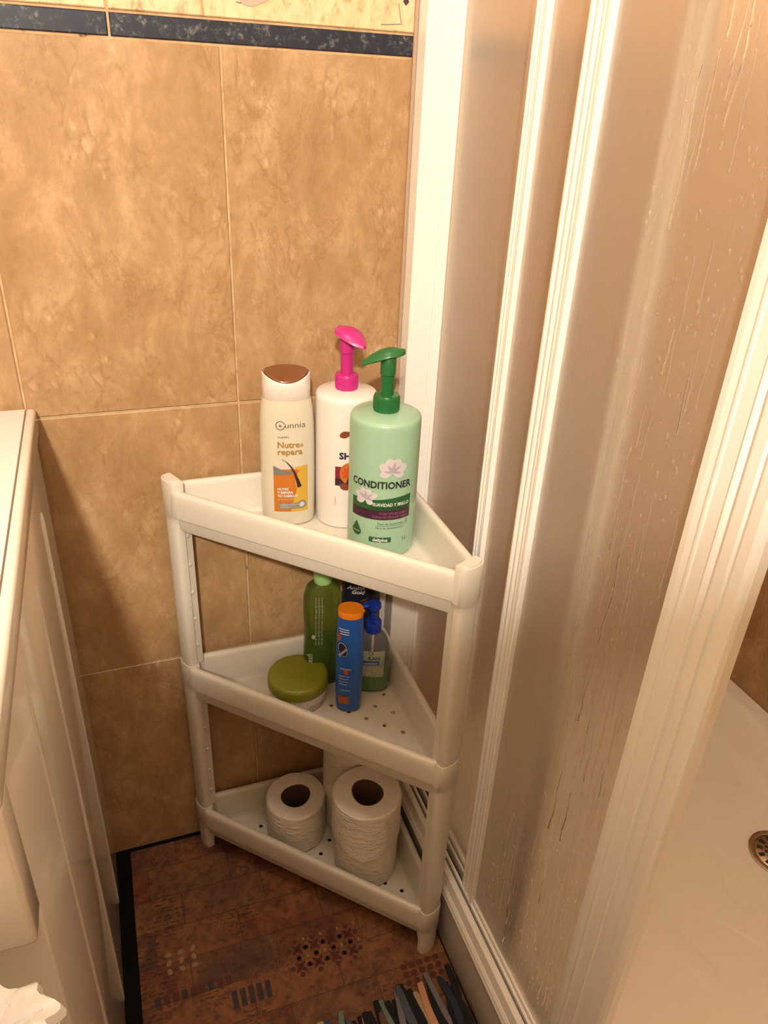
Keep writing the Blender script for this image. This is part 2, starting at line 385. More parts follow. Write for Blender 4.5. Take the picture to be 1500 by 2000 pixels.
# drawn leaves on the upper tiles (line decoration just above the navy border)
lf = Print(lambda u, z, off: (u, -off, z), .0004, .02)
def stroke(pr, pts, wd):
    for (a, b), (c, d) in zip(pts, pts[1:]):
        L = math.hypot(c-a, d-b) or 1; nx, nz = -(d-b)/L*wd, (c-a)/L*wd
        pr.poly([(a-nx, b-nz), (c-nx, d-nz), (c+nx, d+nz), (a+nx, b+nz)])
stroke(lf, [(.170+.004*k, 1.222+.012*(k/6-.6)**2+.0015*k) for k in range(9)], .0005)
stroke(lf, [(.33+.006*k, 1.217+.0005*k) for k in range(5)], .0004); stroke(lf, [(.354, 1.2195), (.350, 1.238)], .0004)
lf.build('leaf_line', INK['grey'], wall_back)
lg = Print(lambda u, z, off: (u, -off, z), .0005, .02); lg.petal(.172, 1.229, .034, .007, .10).petal(.188, 1.245, .03, .007, .4); lg.build('leaf_print', flat_mat('grey_leaf_glaze', (.62, .50, .38)), wall_back)
ld = Print(lambda u, z, off: (u, -off, z), .0006, .02); ld.poly([(.3585, 1.2365), (.362, 1.240), (.3585, 1.250), (.355, 1.240)]); ld.build('diamond_print', INK['plum'], wall_back)

# ================================================================ FLOOR MAT
mt = MB()
def rrect(x0, x1, y0, y1, r, z, n=6):
    out = []
    for cx, cy, a0 in ((x1-r, y1-r, 0), (x0+r, y1-r, 90), (x0+r, y0+r, 180), (x1-r, y0+r, 270)):
        for k in range(n+1):
            a = math.radians(a0+90*k/n); out.append((cx+r*math.cos(a), cy+r*math.sin(a), z))
    return out
mt.loft([rrect(-.073, .3700, -.95, -.010, .006, z) for z in (-.0018, .0008)]+[rrect(-.0722, .3692, -.9492, -.0108, .0055, .0016)])
fm = mt.build('floor_mat', M['mat'], smooth=True)
tag(fm, 'thin brown vinyl mat with a worn patchwork print under the corner shelf', 'mat')
# printed ornaments of the mat
mp_ = Print(lambda u, v, off: (u, v, .0016+off), .00012, .05)
def ornament(pr, x, y, s):
    for k in range(4):
        pr.petal(x, y, s*.48, s*.13, PI/4+k*PI/2)
    for k in range(4):
        a = k*PI/2; pr.disc(x+math.cos(a)*s*.5, y+math.sin(a)*s*.5, s*.16, s*.16, 12)
random.seed(3)
red = Print(lambda u, v, off: (u, v, .0016+off), .0001, .05)
tan = Print(lambda u, v, off: (u, v, .0016+off), .00018, .05)
for i in range(4):
    for j in range(2):
        x, y = .155+i*.027, -.262-j*.027-.0
        ornament(red, x, y, .024)
        tan.poly([(x+.0135, y+.017), (x+.0155, y+.0135), (x+.0135, y+.010), (x+.0115, y+.0135)])
for i in range(9):
    x = -.055+i*.0125; dark_ = .006 if i < 7 else .007
    (red if i % 3 else mp_).poly([(x, -.268), (x+.0085, -.268), (x+.0085, -.268-.012-.004*random.random()), (x, -.282)])
for i in range(3):
    for j in range(3):
        tan.disc(-.03+.018*i, -.21-.013*j, .005, .0035, 10, .5*i+j)
for i in range(5): mp_.poly([(.05+.012*i, -.292), (.058+.012*i, -.292), (.058+.012*i, -.318), (.05+.012*i, -.318)])
for i in range(5):
    for j in range(3): red.disc(.30+.013*i, -.338-.012*j, .0055, .0048, 9, random.random())
mp_.build('dark_print', flat_mat('dark_print_ink', (.045, .030, .035), .5), fm)
red.build('red_print', flat_mat('red_brown_print_ink', (.11, .022, .012), .5), fm)
tan.build('tan_print', flat_mat('tan_print_ink', (.40, .24, .11), .5), fm)

# ================================================================ RAG RUG with fringe (bottom edge of the frame)
rug = empty('rag_rug', (.24, -.52, .0018), label='multicoloured rag rug with a fringe of cut cloth strips at the bottom edge', cat='rug')
rb = MB()
nx_, ny_ = 60, 30
gv = [(-.30+.385*i/nx_, -.10+.155*j/ny_ + (-.015+.055*i/nx_ if j == ny_ else 0)*0, .004+.004*abs(math.sin(j*1.3))+.0025*math.sin(i*1.9+j*2.3)) for j in range(ny_+1) for i in range(nx_+1)]
gf = [(a, a+1, a+nx_+2, a+nx_+1) for j in range(ny_) for i in range(nx_) for a in [j*(nx_+1)+i]]
rb.add(gv, gf)
def rag_mat():
    t = NT('woven_rags'); tc = t.n('ShaderNodeTexCoord')
    wv = t.n('ShaderNodeTexNoise', Scale=55.0, Detail=2.0); mp = t.n('ShaderNodeMapping'); mp.inputs['Scale'].default_value = (.25, 2, 1)
    t.l(tc.outputs['Object'], mp.inputs[0]); t.l(mp.outputs[0], wv.inputs['Vector'])
    c = t.ramp(wv.outputs[0], [(.3, (.01, .01, .012)), (.45, (.03, .035, .06)), (.55, (.16, .15, .16)), (.62, (.3, .03, .06)), (.7, (.35, .22, .14))], 'CONSTANT')
    t.l(c, t.b.inputs['Base Color']); t.b.inputs['Roughness'].default_value = .95; return t.m
rb.build('rug_body', rag_mat(), rug, smooth=True)
rags = [('black', (.009, .009, .011)), ('black', (.012, .011, .013)), ('navy', (.02, .028, .05)), ('slate', (.07, .075, .11)), ('grey', (.16, .15, .155)), ('red', (.42, .012, .06)), ('peach', (.55, .27, .16)), ('sage', (.15, .19, .16)), ('brown', (.12, .07, .055)), ('cream', (.42, .34, .20))]
ragm = [pbr('rag_'+n+'_'+'cloth', c, .95) for n, c in rags]
seq = [0, 2, 0, 3, 0, 0, 4, 2, 0, 9, 2, 0, 3, 7, 5, 0, 3, 0, 6, 0, 1, 8, 0, 7, 0, 4, 0, 3, 0, 0, 9, 6, 0, 0, 4, 0, 2, 0, 1]
random.seed(11)
for i, ci in enumerate(seq):
    fx = i/(len(seq)-1)
    x0 = -.150+.270*fx; yb = .055; L = .086+.008*math.sin(i*2.1)+random.uniform(-.008, .008)
    wd = random.uniform(.0095, .0135); bend = random.uniform(-.006, .008) + (.014 if i > 33 and i % 2 else 0); wav = random.uniform(0, 6)
    L *= (.95 if i < 22 else 1.08)
    n = 7; top = []
    b = MB(); rings = []
    for k in range(n+1):
        t = k/n; x = x0+bend*t*t+.0018*math.sin(wav+5*t); y = yb+L*t; z = .0085+.009*math.sin(PI*t*.95)*(.5+.5*math.sin(i*1.7)**2)+.0012*math.sin(i*3.1)-.004*t
        z = max(z, .0016); th = .0013; ww = wd*(1-.25*t*(i % 3))/2 if t < 1 else wd*.35
        if x+ww > .126: x = .126-ww
        rings.append([(x-ww, y, z-th), (x+ww, y, z-th), (x+ww*.9, y, z+th*.4+.0008*math.sin(7*t+i)), (x, y, z+th), (x-ww*.9, y, z+th*.4)])
    b.loft(rings); b.build('fringe_strip', ragm[ci], rug, smooth=True)

# ================================================================ SHOWER
# tray -------------------------------------------------------------
shower_tray = empty('shower_tray', (.75, -.4, 0), label='white acrylic shower tray with wavy anti-slip floor beyond the screen', cat='shower tray')
def ss(a, b, x): t = max(0, min(1, (x-a)/(b-a))); return t*t*(3-2*t)
TX0, TX1, TY0, TY1 = .377, XR-.001, -.98, -.001
nx_, ny_ = 120, 150
def tray_h(x, y):
    e = min((x-.437)/.07, (TX1-x-.03)/.075, (TY1-y-.03)/.075, (y-TY0-.05)/.06)
    rim = .120 if x > .8 else .118
    fl = .060+.008*min(1, math.hypot(x-.95, y+.39)/.5)
    return rim-(rim-fl)*ss(0, 1, e)
gv = []; gf = []
for j in range(ny_+1):
    for i in range(nx_+1):
        x = TX0+(TX1-TX0)*i/nx_; y = TY1+(TY0-TY1)*j/ny_
        gv.append((x-.75, y+.4, tray_h(x, y) if x > .434 else .0975))
for j in range(ny_):
    for i in range(nx_):
        a = j*(nx_+1)+i; gf.append((a, a+1, a+nx_+2, a+nx_+1))
mesh_obj('tray_floor', gv, gf, M['acrylic'], shower_tray, smooth=True)
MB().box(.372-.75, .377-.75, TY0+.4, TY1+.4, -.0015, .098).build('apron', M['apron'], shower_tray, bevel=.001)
dr = MB().lathe([(.0, .0), (.046, .0), (.046, .003), (.041, .0045), (.037, .003), (.037, .0012)], 48)
tag_d = empty('shower_drain', (.950, -.392, .0608), label='round steel drain grate in the shower tray floor', cat='drain')
dr.build('drain_ring', M['steel'], tag_d, smooth=True)
gr = MB().lathe([(0, .0040), (.012, .0040), (.035, .0030), (.0365, .0018), (.0365, .0005)], 40); gr.build('grate', M['steel'], tag_d, smooth=True)
sl = MB()
for k in range(12):
    a = 2*PI*k/12
    for r0, r1, w_ in ((.012, .021, .0016), (.0235, .033, .0024)):
        c, s_ = math.cos(a+(.26 if r0 > .02 else 0)), math.sin(a+(.26 if r0 > .02 else 0))
        pts = [(r0, -w_), (r1, -w_*1.4), (r1, w_*1.4), (r0, w_)]
        sl.loft([[(x*c-y*s_, x*s_+y*c, z) for x, y in pts] for z in (.0030, .00435)])
sl.build('slots', M['dark'], tag_d)['kind'] = 'stuff'

# sill rail --------------------------------------------------------
Y0, Y1 = -.030, -.98
rail = empty('shower_screen', (.372, 0, .098), label='white framed shower screen with three frosted sliding panels beside the corner shelf', cat='shower screen')
def R(prof, name, mat, y0=Y0, y1=Y1):
    return extrude_profile([(x-.372, z-.098) for x, z in prof], y0, y1, name, mat, rail)
R([(.3695, .0985), (.432, .0985), (.432, .121), (.3720, .121)], 'rail_base', M['dark'])
R([(.3690, .0985), (.3720, .0985), (.3720, .121), (.3735, .128), (.3752, .1365), (.3795, .1395), (.3830, .1385), (.3830, .1215), (.3800, .121), (.3715, .121), (.3682, .116), (.3698, .111), (.3676, .106)], 'outer_lip', M['alu'])
R([(.3868, .1215), (.3868, .1395), (.3880, .1405), (.3905, .1405), (.3905, .1215)], 'track_rib', M['alu'])
R([(.3990, .1215), (.3990, .1400), (.4000, .1410), (.4022, .1410), (.4022, .1215)], 'track_rib', M['alu'])
R([(.4110, .1215), (.4110, .1410), (.4125, .1420), (.4140, .1420), (.4140, .1215)], 'track_rib', M['alu'])
R([(.4235, .1215), (.4235, .1440), (.4320, .1440), (.4320, .1215)], 'inner_lip', M['alu'])

# jamb -------------------------------------------------------------
JT = 2.05
extrude_vert([(x-.373, y) for x, y in [(.373, -.0012), (.373, -.0292), (.3742, -.0304), (.4045, -.0304), (.4055, -.0290), (.4070, -.0290), (.4078, -.0304), (.4110, -.0304), (.4118, -.0290), (.4130, -.0290), (.4140, -.0312), (.4185, -.0318), (.4195, -.0300), (.4205, -.0300), (.4215, -.0308), (.4285, -.0308), (.4295, -.0290), (.4300, -.0320), (.4312, -.0320), (.4320, -.0012)]], .1, JT, 'wall_jamb', M['alu'], rail).location = (.001, 0, -.098)
extrude_vert([(-.004, -.0006), (-.004, -.004), (-.001, -.006), (-.0004, -.0006)], .1, JT, 'sealant_bead', flat_mat('old_beige_sealant', (.55, .36, .22), .5), rail).location = (.001, 0, -.098)

# sliding panels ---------------------------------------------------
def vprofile(xc, y0, y1, depth, ribs=3):
    """ribbed vertical profile: camera side (low x) ribbed; y0>y1. returns closed (x, y) outline"""
    pts = []
    n = ribs
    W = (y0-y1); bw = W*.80/n
    y = y0
    pts.append((xc-depth/2, y0))
    for k in range(n):
        a = y0-W*.03-k*bw
        for t in range(7):
            u = t/6; pts.append((xc-depth/2-.0026*math.sin(PI*u)**.7, a-bw*(.04+.92*u)))
    pts += [(xc-depth/2, y1+W*.16), (xc-depth/2-.0035, y1+W*.14), (xc-depth/2-.0035, y1+.001), (xc-depth/2-.0025, y1), (xc+depth/2, y1), (xc+depth/2, y0)]
    return pts
def panel(name, label, xc, y0, y1, zb, zt, profs, group=None, group_none=None):
    cx, cy = xc, (y0+y1)/2
    root = MB().box(-.0014, .0014, y1-cy, y0-cy, .004, zt-zb).build(name, M['glass'], rail)
    root.location = (xc-.372, cy, zb-.098); root['label'] = label
    for nm, (a, b), dep, ribs, mt_ in profs:
        extrude_vert([(x-cx, y-cy) for x, y in vprofile(xc, a, b, dep, ribs)], 0 if nm == 'side_profile' else .004, zt-zb, nm, mt_, root, smooth=False)
    MB().box(-.0040, .0040, y1-cy, y0-cy, -.003, .0085).build('bottom_rail', M['alu'], root, bevel=.0008)
    return root
p1 = panel('shower_panel', 'frosted shower panel next to the wide white wall jamb', .4190, -.034, -.215, .1435, JT, [])
p2 = panel('shower_panel', 'frosted shower panel between the two narrow ribbed profiles', .4068, -.205, -.455, .1435, JT, [('side_profile', (-.2160, -.2410), .0080, 3, M['alu']), ('trailing_profile', (-.424, -.452), .0070, 2, M['alu'])])
p3 = panel('shower_panel', 'broad frosted shower panel with water runs beside the wide closing profile', .3950, -.325, -.560, .1385, JT, [('side_profile', (-.3215, -.3570), .0085, 3, M['alu'])])
# closing / handle profile at the free end of panel 3
hp = [( .3895, -.556), (.3872, -.5585), (.3868, -.5640), (.3874, -.5700), (.3862, -.5725), (.3862, -.5745), (.3872, -.5760), (.3872, -.5880), (.3860, -.5895), (.3870, -.5915),
      (.3895, -.5935), (.3895, -.5955), (.3868, -.5975), (.3868, -.6065), (.3890, -.6075), (.3890, -.6100), (.3870, -.6115), (.3868, -.6200), (.3885, -.6235), (.3925, -.6250), (.4030, -.6240), (.4040, -.6200), (.4030, -.556)]
extrude_vert([(x-.395, y+(.325+.560)/2) for x, y in hp], 0, JT-.1385, 'closing_profile', M['alu'], p3)
# water drops and runs on panel 3: small real beads
random.seed(21)
db = MB()
xf = -.0014
def bead(y, z, ry, rz):
    n = 8; rings = []
    for k, (s_, h) in enumerate(((1, 0), (.86, .45), (.55, .8), (.2, .97))):
        rings.append([(xf-.0007*h*min(1, ry/.0012), y+ry*s_*math.cos(2*PI*q/n), z+rz*s_*math.sin(2*PI*q/n)) for q in range(n)])
    db.loft(rings, False, True)
def run(y, z, L):
    n = max(6, int(L/.006)); ph = random.uniform(0, 6); rings = []; yy = y; wd = random.uniform(.0005, .0009)
    for k in range(n+1):
        t = k/n; yy += random.uniform(-.0008, .0008)+.0005*math.sin(ph+t*9); zz = z-L*t
        ww = wd*(.5+.7*t)
        rings.append([(xf, yy-ww, zz), (xf-.0005, yy-ww*.5, zz), (xf-.0005, yy+ww*.5, zz), (xf, yy+ww, zz)])
    db.loft(rings, False, False, closed=False); bead(yy, z-L, wd*1.6, wd*3)
cyp = -(.325+.560)/2
def wet(y, z):   # wet towards the closing profile and lower down
    lim = -.452-.02*math.sin(z*5)
    if z < .62: lim = -.36-(.12*ss(.2, .62, z))
    return y < lim
cnt = 0
while cnt < 620:
    y = random.uniform(-.555, -.37); z = random.uniform(.16, 1.25)
    if not wet(y, z) or random.random() < .35*(math.sin(y*140+z*9)+1): continue
    s_ = random.choice([.0006, .0008, .0010, .0014, .0018]); bead(y-cyp, z-.1385, s_, s_*random.uniform(1.1, 1.9)); cnt += 1
cnt = 0
while cnt < 95:
    y = random.uniform(-.55, -.37); z = random.uniform(.2, 1.27)
    if not wet(y, z): continue
    L = random.uniform(.025, .12)
    if z-L < .16: continue
    run(y-cyp, z-.1385, L); cnt += 1
tag(db.build('water_drops', M['drop'], p3, smooth=True), kind='stuff')

# ================================================================ WASHING MACHINE (left)
wm = empty('washing_machine', (-.40, -.30, 0), label='white enamelled washing machine on the left with a bright flat top', cat='washing machine')
def W_(mb, name, mat, bevel=0, seg=2):
    mb.v = [(x+.40, y+.30, z) for x, y, z in mb.v]; return mb.build(name, mat, wm, bevel=bevel, seg=seg)
WX = -.094
W_(MB().box(-.69, WX, -.556, -.022, .015, .772), 'body', M['enamel'], .004, 3)
W_(MB().box(-.694, WX+.0035, -.588, -.006, .7735, .8045), 'worktop', M['enamel'], .0045, 3)
W_(MB().box(-.68, -.1010, -.55, -.0125, .8042, .8062), 'lid', M['lid'], .0009)
W_(MB().box(-.6815, -.0996, -.5515, -.0110, .8040, .8048), 'lid_seam', flat_mat('grey_seam', (.25, .2, .16)))
W_(MB().box(-.692, WX+.002, -.588, -.557, .648, .7725), 'control_panel', M['enamel'], .004, 3)
# side ridges (embossed)
for yc, z1 in ((-.115, .722), (-.268, .722), (-.425, .735)):
    r = MB()
    prof = [(-.0055, 0), (-.003, .0014), (0, .0022), (.003, .0014), (.0055, 0)]
    rings = []
    for z, k in ((.020, .1), (.026, .8), (.040, 1), (z1-.02, 1), (z1-.006, .8), (z1, .1)):
        rings.append([(WX+h*k-.0002, yc+u*k, z) for u, h in prof])
    r.loft(rings, False, False, closed=False); o = W_(r, 'ridge', M['enamel']); shade(o.data, 60)
# front door hint and kick plate (outside the frame, seen only from aside)
dm = MB().lathe([(.0, 0), (.13, 0), (.165, .004), (.175, .018), (.19, .020), (.195, .0)], 48)
dm.v = [(x-.39, -.558-z, y+.38) for x, y, z in dm.v]; W_(dm, 'door', M['enamel'])
for x in (-.66, -.125):
    for y in (-.52, -.06):
        f_ = MB().lathe([(.018, -.0018), (.018, .008), (.010, .010), (.010, .018)], 16, cap0=True, cap1=True); f_.v = [(a+x, b+y, c) for a, b, c in f_.v]; W_(f_, 'foot', M['dark'])

# crinkled bag hanging in front of the machine
random.seed(5)
bagr = empty('plastic_bag', (-.116, -.650, .634), label='crinkled white plastic bag in front of the washing machine, bottom left corner', cat='bag')
import mathutils.noise as mn
bv = []; bf = []; nu, nv = 64, 90
for j in range(nv+1):
    for i in range(nu):
        a = 2*PI*i/nu; t = j/nv
        rx = .048*(.80+.5*t); ry = .034*(.85+.5*t)
        p = Vector((rx*math.cos(a)-.06*t, ry*math.sin(a)-.03*t, .030-.640*t))
        d = mn.noise(p*38)*.010+abs(mn.noise(p*85))*.006
        p.x += math.cos(a)*d; p.y += math.sin(a)*d; p.z += mn.noise(p*50)*.006
        bv.append(p)
for j in range(nv):
    for i in range(nu): bf.append((j*nu+i, j*nu+(i+1) % nu, (j+1)*nu+(i+1) % nu, (j+1)*nu+i))
bf.append(tuple(range(nu))[::-1]); bf.append(tuple(nv*nu+i for i in range(nu)))
bo = mesh_obj('bag_body', bv, bf, M['bag'], bagr); shade(bo.data, 30)
rk_ = MB(); tp = []
for i in range(nu):
    a = 2*PI*i/nu; tp.append(a)
# gathered, folded-over opening on top of the bag
rk_.loft([[((.040*k)*math.cos(a)*(1+.10*math.sin(9*a)), (.028*k)*math.sin(a)*(1+.10*math.sin(9*a)), z+.004*math.sin(7*a+k*4)) for a in tp] for k, z in ((1.0, .030), (.95, .038), (.75, .041), (.5, .036), (.2, .031))], False, True)
o_ = rk_.build('bag_opening', M['bag'], bagr); shade(o_.data, 30)

# ================================================================ CORNER SHELF
K = Vector((.364, -.009)); LEG = .349
def tri_outline(inset, z, r=.025, n=9, rk=.018):
    """rounded right triangle with its right angle at K; inset shrinks it"""
    A = Vector((K.x-LEG, K.y)); B = Vector((K.x, K.y-LEG))
    # inset: move edges inwards
    i = inset; q = i*(1+math.sqrt(2))
    A = Vector((A.x+i*(1+math.sqrt(2)), A.y-i)); B = Vector((B.x-i, B.y+i*(1+math.sqrt(2)))); C = Vector((K.x-i, K.y-i))
    out = []
    for P, N0, N1, rad in ((C, A, B, max(rk-i*.6, .004)), (B, C, A, max(r-i, .006)), (A, B, C, max(r-i, .006))):
        d0 = (N0-P).normalized(); d1 = (N1-P).normalized(); half = d0.angle(d1)/2
        cen = P+(d0+d1).normalized()*(rad/math.sin(half))
        p0 = P+d0*(rad/math.tan(half)); p1 = P+d1*(rad/math.tan(half))
        a0 = math.atan2(p0.y-cen.y, p0.x-cen.x); a1 = math.atan2(p1.y-cen.y, p1.x-cen.x)
        da = (a1-a0+PI) % (2*PI)-PI
        for k in range(n+1):
            a = a0+da*k/n; out.append((cen.x+rad*math.cos(a), cen.y+rad*math.sin(a), z))
    return out
shelf = empty('corner_shelf', (K.x, K.y, 0), label='cream white plastic corner shelf with three perforated trays', cat='shelf')
def S_(mb, name, mat=None, parent=None, **kw):
    mb.v = [(x-K.x, y-K.y, z) for x, y, z in mb.v]; return mb.build(name, mat or M['shelf'], parent or shelf, **kw)
def inside_tri(x, y, ins):
    return x < K.x-ins and y < K.y-ins and (K.x-LEG-x)+(K.y-y) < -ins*math.sqrt(2)
def filled_floor(ins, z, th, holes):
    cu = bpy.data.curves.new('f', 'CURVE'); cu.dimensions = '2D'; cu.fill_mode = 'BOTH'; cu.extrude = th/2
    def spl(pts):
        s_ = cu.splines.new('POLY'); s_.points.add(len(pts)-1); s_.use_cyclic_u = True
        for q, p in zip(s_.points, pts): q.co = (p[0], p[1], 0, 1)
    spl(tri_outline(ins, 0))
    for hx, hy in holes: spl([(hx+.0034*math.cos(2*PI*k/12), hy+.0034*math.sin(2*PI*k/12)) for k in range(12)])
    o = bpy.data.objects.new('f', cu); COL.objects.link(o)
    me = bpy.data.meshes.new_from_object(o.evaluated_get(bpy.context.evaluated_depsgraph_get()))
    vs = [(v.co.x, v.co.y, v.co.z+z-th/2) for v in me.vertices]; fs = [tuple(p.vertices) for p in me.polygons]
    bpy.data.objects.remove(o); bpy.data.curves.remove(cu); bpy.data.meshes.remove(me); return vs, fs
TIERS = [(.692, .640), (.400, .346), (.098, .044)]
for zt, zf in TIERS:
    prof = [(.0040, zt-.036), (.0012, zt-.038), (0, zt-.037), (-.0006, zt-.030), (-.0002, zt-.012), (.0004, zt-.006), (.0016, zt-.0022), (.0036, zt-.0004), (.0060, zt), (.0085, zt-.0002), (.0102, zt-.0012),
            (.0114, zt-.0032), (.0124, zt-.008), (.0165, zf+.006), (.0182, zf+.002), (.0200, zf),
            (.0200, zf-.0022), (.0130, zf-.0026), (.0105, zf-.0075), (.0082, zf-.0075), (.0068, zf-.0050), (.0060, zt-.034), (.0055, zt-.012), (.0040, zt-.010), (.0032, zt-.034)]
    b = MB().loft([tri_outline(i, z) for i, z in prof+prof[:1]], False, False)
    holes = []
    for i in range(-9, 12):
        for j in range(-3, 18):
            if (i+j) % 2: continue
            x = .330-.0208*i; y = -.205+.0208*(j-8)
            if inside_tri(x, y, .030) and x > .11-.0: holes.append((x, y))
    fv, ff = filled_floor(.0196, zf, .0022, holes); b.add(fv, ff)
    o = S_(b, 'tray'); shade(o.data, 40)
# posts
def frame_at(px, py, ang, post):
    c, s_ = math.cos(ang), math.sin(ang)   # local b axis (outwards), local t axis
    def f(b, t, z): return (px+b*c-t*s_, py+b*s_+t*c, z)
    return f
Wd = .0158
def sec(scale=1.0, inner=-.0045):
    """closed (b, t) outline: bulged outside, flat inside"""
    pts = []
    n = 14
    for k in range(n+1):
        a = -PI/2+PI*k/n
        pts.append(((.0105*abs(math.cos(a))**.55-.001)*scale, math.sin(a)*Wd*scale))
    pts += [(inner*scale, Wd*scale*.98), (inner*scale-.0008, Wd*scale*.8), (inner*scale-.0008, -Wd*scale*.8), (inner*scale, -Wd*scale*.98)]
    return pts
A22 = math.radians(22.5)
posts = [(.0555, -.0265, PI+A22), (.3465, -.3175, -PI/2+(-0)+A22*(-1)+0), ]
posts[1] = (.3445, -.3185, -PI/2+A22)
for px, py, ang in posts:
    f = frame_at(px, py, ang, None)
    segs = [(.0975, .362, 'post'), (.400, .654, 'post')]
    for z0, z1, nm in segs:
        b = MB().loft([[f(x, y, z) for x, y in sec(.985 if z in (z0, z1) else 1)] for z in (z0, z0+.002, z1-.002, z1)])
        # inner channel strip with rungs
        b.loft([[f(x, y, z) for x, y in ((-.0160, -.0115), (-.0045, -.0122), (-.0045, .0122), (-.0160, .0115))] for z in (z0, z1)])
        S_(b, nm, smooth=True)
        rg = MB(); z = z0+.035
        while z < z1-.02:
            for s_ in (1,):
                rg.loft([[f(x, s_*y, z+dz) for x, y in ((-.0112, .0100), (-.0062, .0112), (-.0062, .0140), (-.0112, .0136))] for dz in (-.0022, .0022)])
            z += .046
        if px < .1: S_(rg, 'notch', bevel=.0006)['kind'] = 'stuff'
    # sleeves gripping each tray
    for zt, zf in TIERS:
        h0, h1 = zt-.040, zt+.0015 if zt < .6 else zt+.010
        rings = [[f(x, y, z) for x, y in sec(s_, -.0060)] for z, s_ in ((h0-.008, 1.02), (h0-.006, 1.035), (h0, 1.06), (h0+.001, 1.11), (h1-.001, 1.11), (h1, 1.08))]
        S_(MB().loft(rings), 'sleeve', smooth=True)
    zc = .7022
    S_(MB().loft([[f(x*k, y*k, z) for x, y in sec(1.0, -.0050)] for z, k in ((zc-.001, .92), (zc+.0012, .92), (zc+.0022, .86))]), 'post_cap', smooth=True)
    # foot: tapering C below the lowest tray
    rings = [[f(x*kx, y*ky, z) for x, y in sec(1.0)] for z, kx, ky in ((.0018, .95, .93), (.005, .97, .96), (.03, .98, .98), (.058, 1, 1))]
    S_(MB().loft(rings), 'foot', smooth=True)
    fin = MB()
    for s_ in (-1, 1):
        fin.loft([[f(bb, s_*(.0085+q), z) for bb, q in ((-.0035, 0), (-wi, 0), (-wi, .0022), (-.0035, .0022))] for z, wi in ((.0018, .0045), (.012, .0062), (.03, .0105), (.045, .0150), (.056, .0160))])
    S_(fin, 'foot_fin', smooth=True)
# rear post in the right-angled corner
f = frame_at(K.x-.0085, K.y-.0085, PI/4, None)
bq = MB().loft([[f(x, y, z) for x, y in ((.006, -.009), (.006, .009), (-.002, .010), (-.004, 0), (-.002, -.010))] for z in (.0018, .702)]); 
S_(bq, 'post', bevel=.001)

# ================================================================ BOTTLES AND JARS
Z1, Z2, Z3 = TIERS[0][1]+.0002, TIERS[1][1]+.0002, TIERS[2][1]+.0002
def prof_r(prof):
    def f(z):
        for (r0, z0), (r1, z1) in zip(prof, prof[1:]):
            if z0 <= z <= z1 and z1 > z0: return r0+(r1-r0)*(z-z0)/(z1-z0)
        return prof[-1][0]
    return f
def pump_head(root, z, mat, yaw, L=.046, W=.0115, T=.009, up=.0, stem_at=.34, tilt=0):
    """leaf-shaped actuator: spine runs along local direction yaw; stem sits at fraction stem_at"""
    b = MB(); rings = []; n = 16; m_ = 12
    c, s_ = math.cos(yaw), math.sin(yaw)
    for k in range(n+1):
        t = k/n; wd = W*(math.sin(PI*min(.985, max(.015, t**.80)))**.62); th = T*(.25+.75*math.sin(PI*min(.98, max(.03, t*.92+.05)))**.8)*.5
        x = (t-stem_at)*L; zc = z-.0085*max(0, t-.35)**1.4*2.2+up*(t-stem_at)+tilt*x
        ring = []
        for q in range(m_):
            a = 2*PI*q/m_; ly = wd*math.cos(a); lz = th*math.sin(a)*(1 if math.sin(a) > 0 else .8)+.0022*(1-(ly/max(wd, 1e-5))**2)
            ring.append((x*c-ly*s_, x*s_+ly*c, zc+lz))
        rings.append(ring)
    b.loft(rings); return b.build('pump_head', mat, root, smooth=True)

# --- mint conditioner
cond = empty('conditioner_bottle', (.3005, -.1515, Z1), math.radians(-111+90), label='large mint green conditioner pump bottle with a dark green pump, front of the top tray', cat='bottle')
mint = pbr('mint_plastic', (.31, .49, .33), .26, Subsurface_Weight=0)
cp = [(.0, .0), (.038, .0), (.0412, .0015), (.0425, .006), (.0428, .06), (.0428, .170), (.0425, .1750), (.0413, .1780), (.0385, .1797), (.020, .1817), (.0145, .1822), (.0145, .186)]
MB().lathe(cp, 64).build('body', mint, cond, smooth=True)
gp = pbr('dark_green_plastic', (.012, .125, .030), .3)
b = MB().lathe([(0, .1825), (.0152, .1825), (.0155, .1835), (.0155, .1995), (.0146, .2015), (.0095, .2020), (.0080, .2025)], 40); b.build('pump_collar', gp, cond, smooth=True)
kn = MB()
for k in range(36):
    a = 2*PI*k/36; kn.box(-.0003, .0003, -.0003, .0003, 0, .0145); kn.v[-8:] = [(x+.0155*math.cos(a), y+.0155*math.sin(a), z+.1842) for x, y, z in kn.v[-8:]]
kn.build('collar_ribs', gp, cond)['kind'] = 'stuff'
MB().lathe([(.0078, .2015), (.0078, .2250), (.0090, .2260), (.0090, .2460), (.0070, .2490), (0, .2495)], 28).build('pump_stem', gp, cond, smooth=True)
pump_head(cond, .2490, gp, math.radians(180+8), L=.050, W=.0125, T=.0125, stem_at=.38, up=-.004)
S = cyl_surface(lambda z: .0428)
zz = lambda z: z-Z1
zc_ = lambda z: z-Z1+.0045
P = Print(S); P.rect(-.041, .039, lambda u: zc_(.7045), lambda u: zc_(.7195)+.0012*math.sin(u*60)+.0025*(u/.04)); P.build('green_band', INK['green'], cond)
P = Print(S); P.rect(-.041, .039, zc_(.6915), zc_(.7045)); P.build('plum_band', INK['plum'], cond)
P = Print(S, .0005); P.text('CONDITIONER', -.0020, zc_(.7345), .0128, 'CENTER', width=.077, bold=.00035, off=.0011)
P.text('Fácil de desenredar', -.004, zc_(.6850), .0038, width=.034).text('Fácil de desembaraçar', -.006, zc_(.6790), .0036, width=.036).rect(-.006, .032, zc_(.6832), zc_(.6836)).rect(.0335, .0345, zc_(.683), zc_(.690))
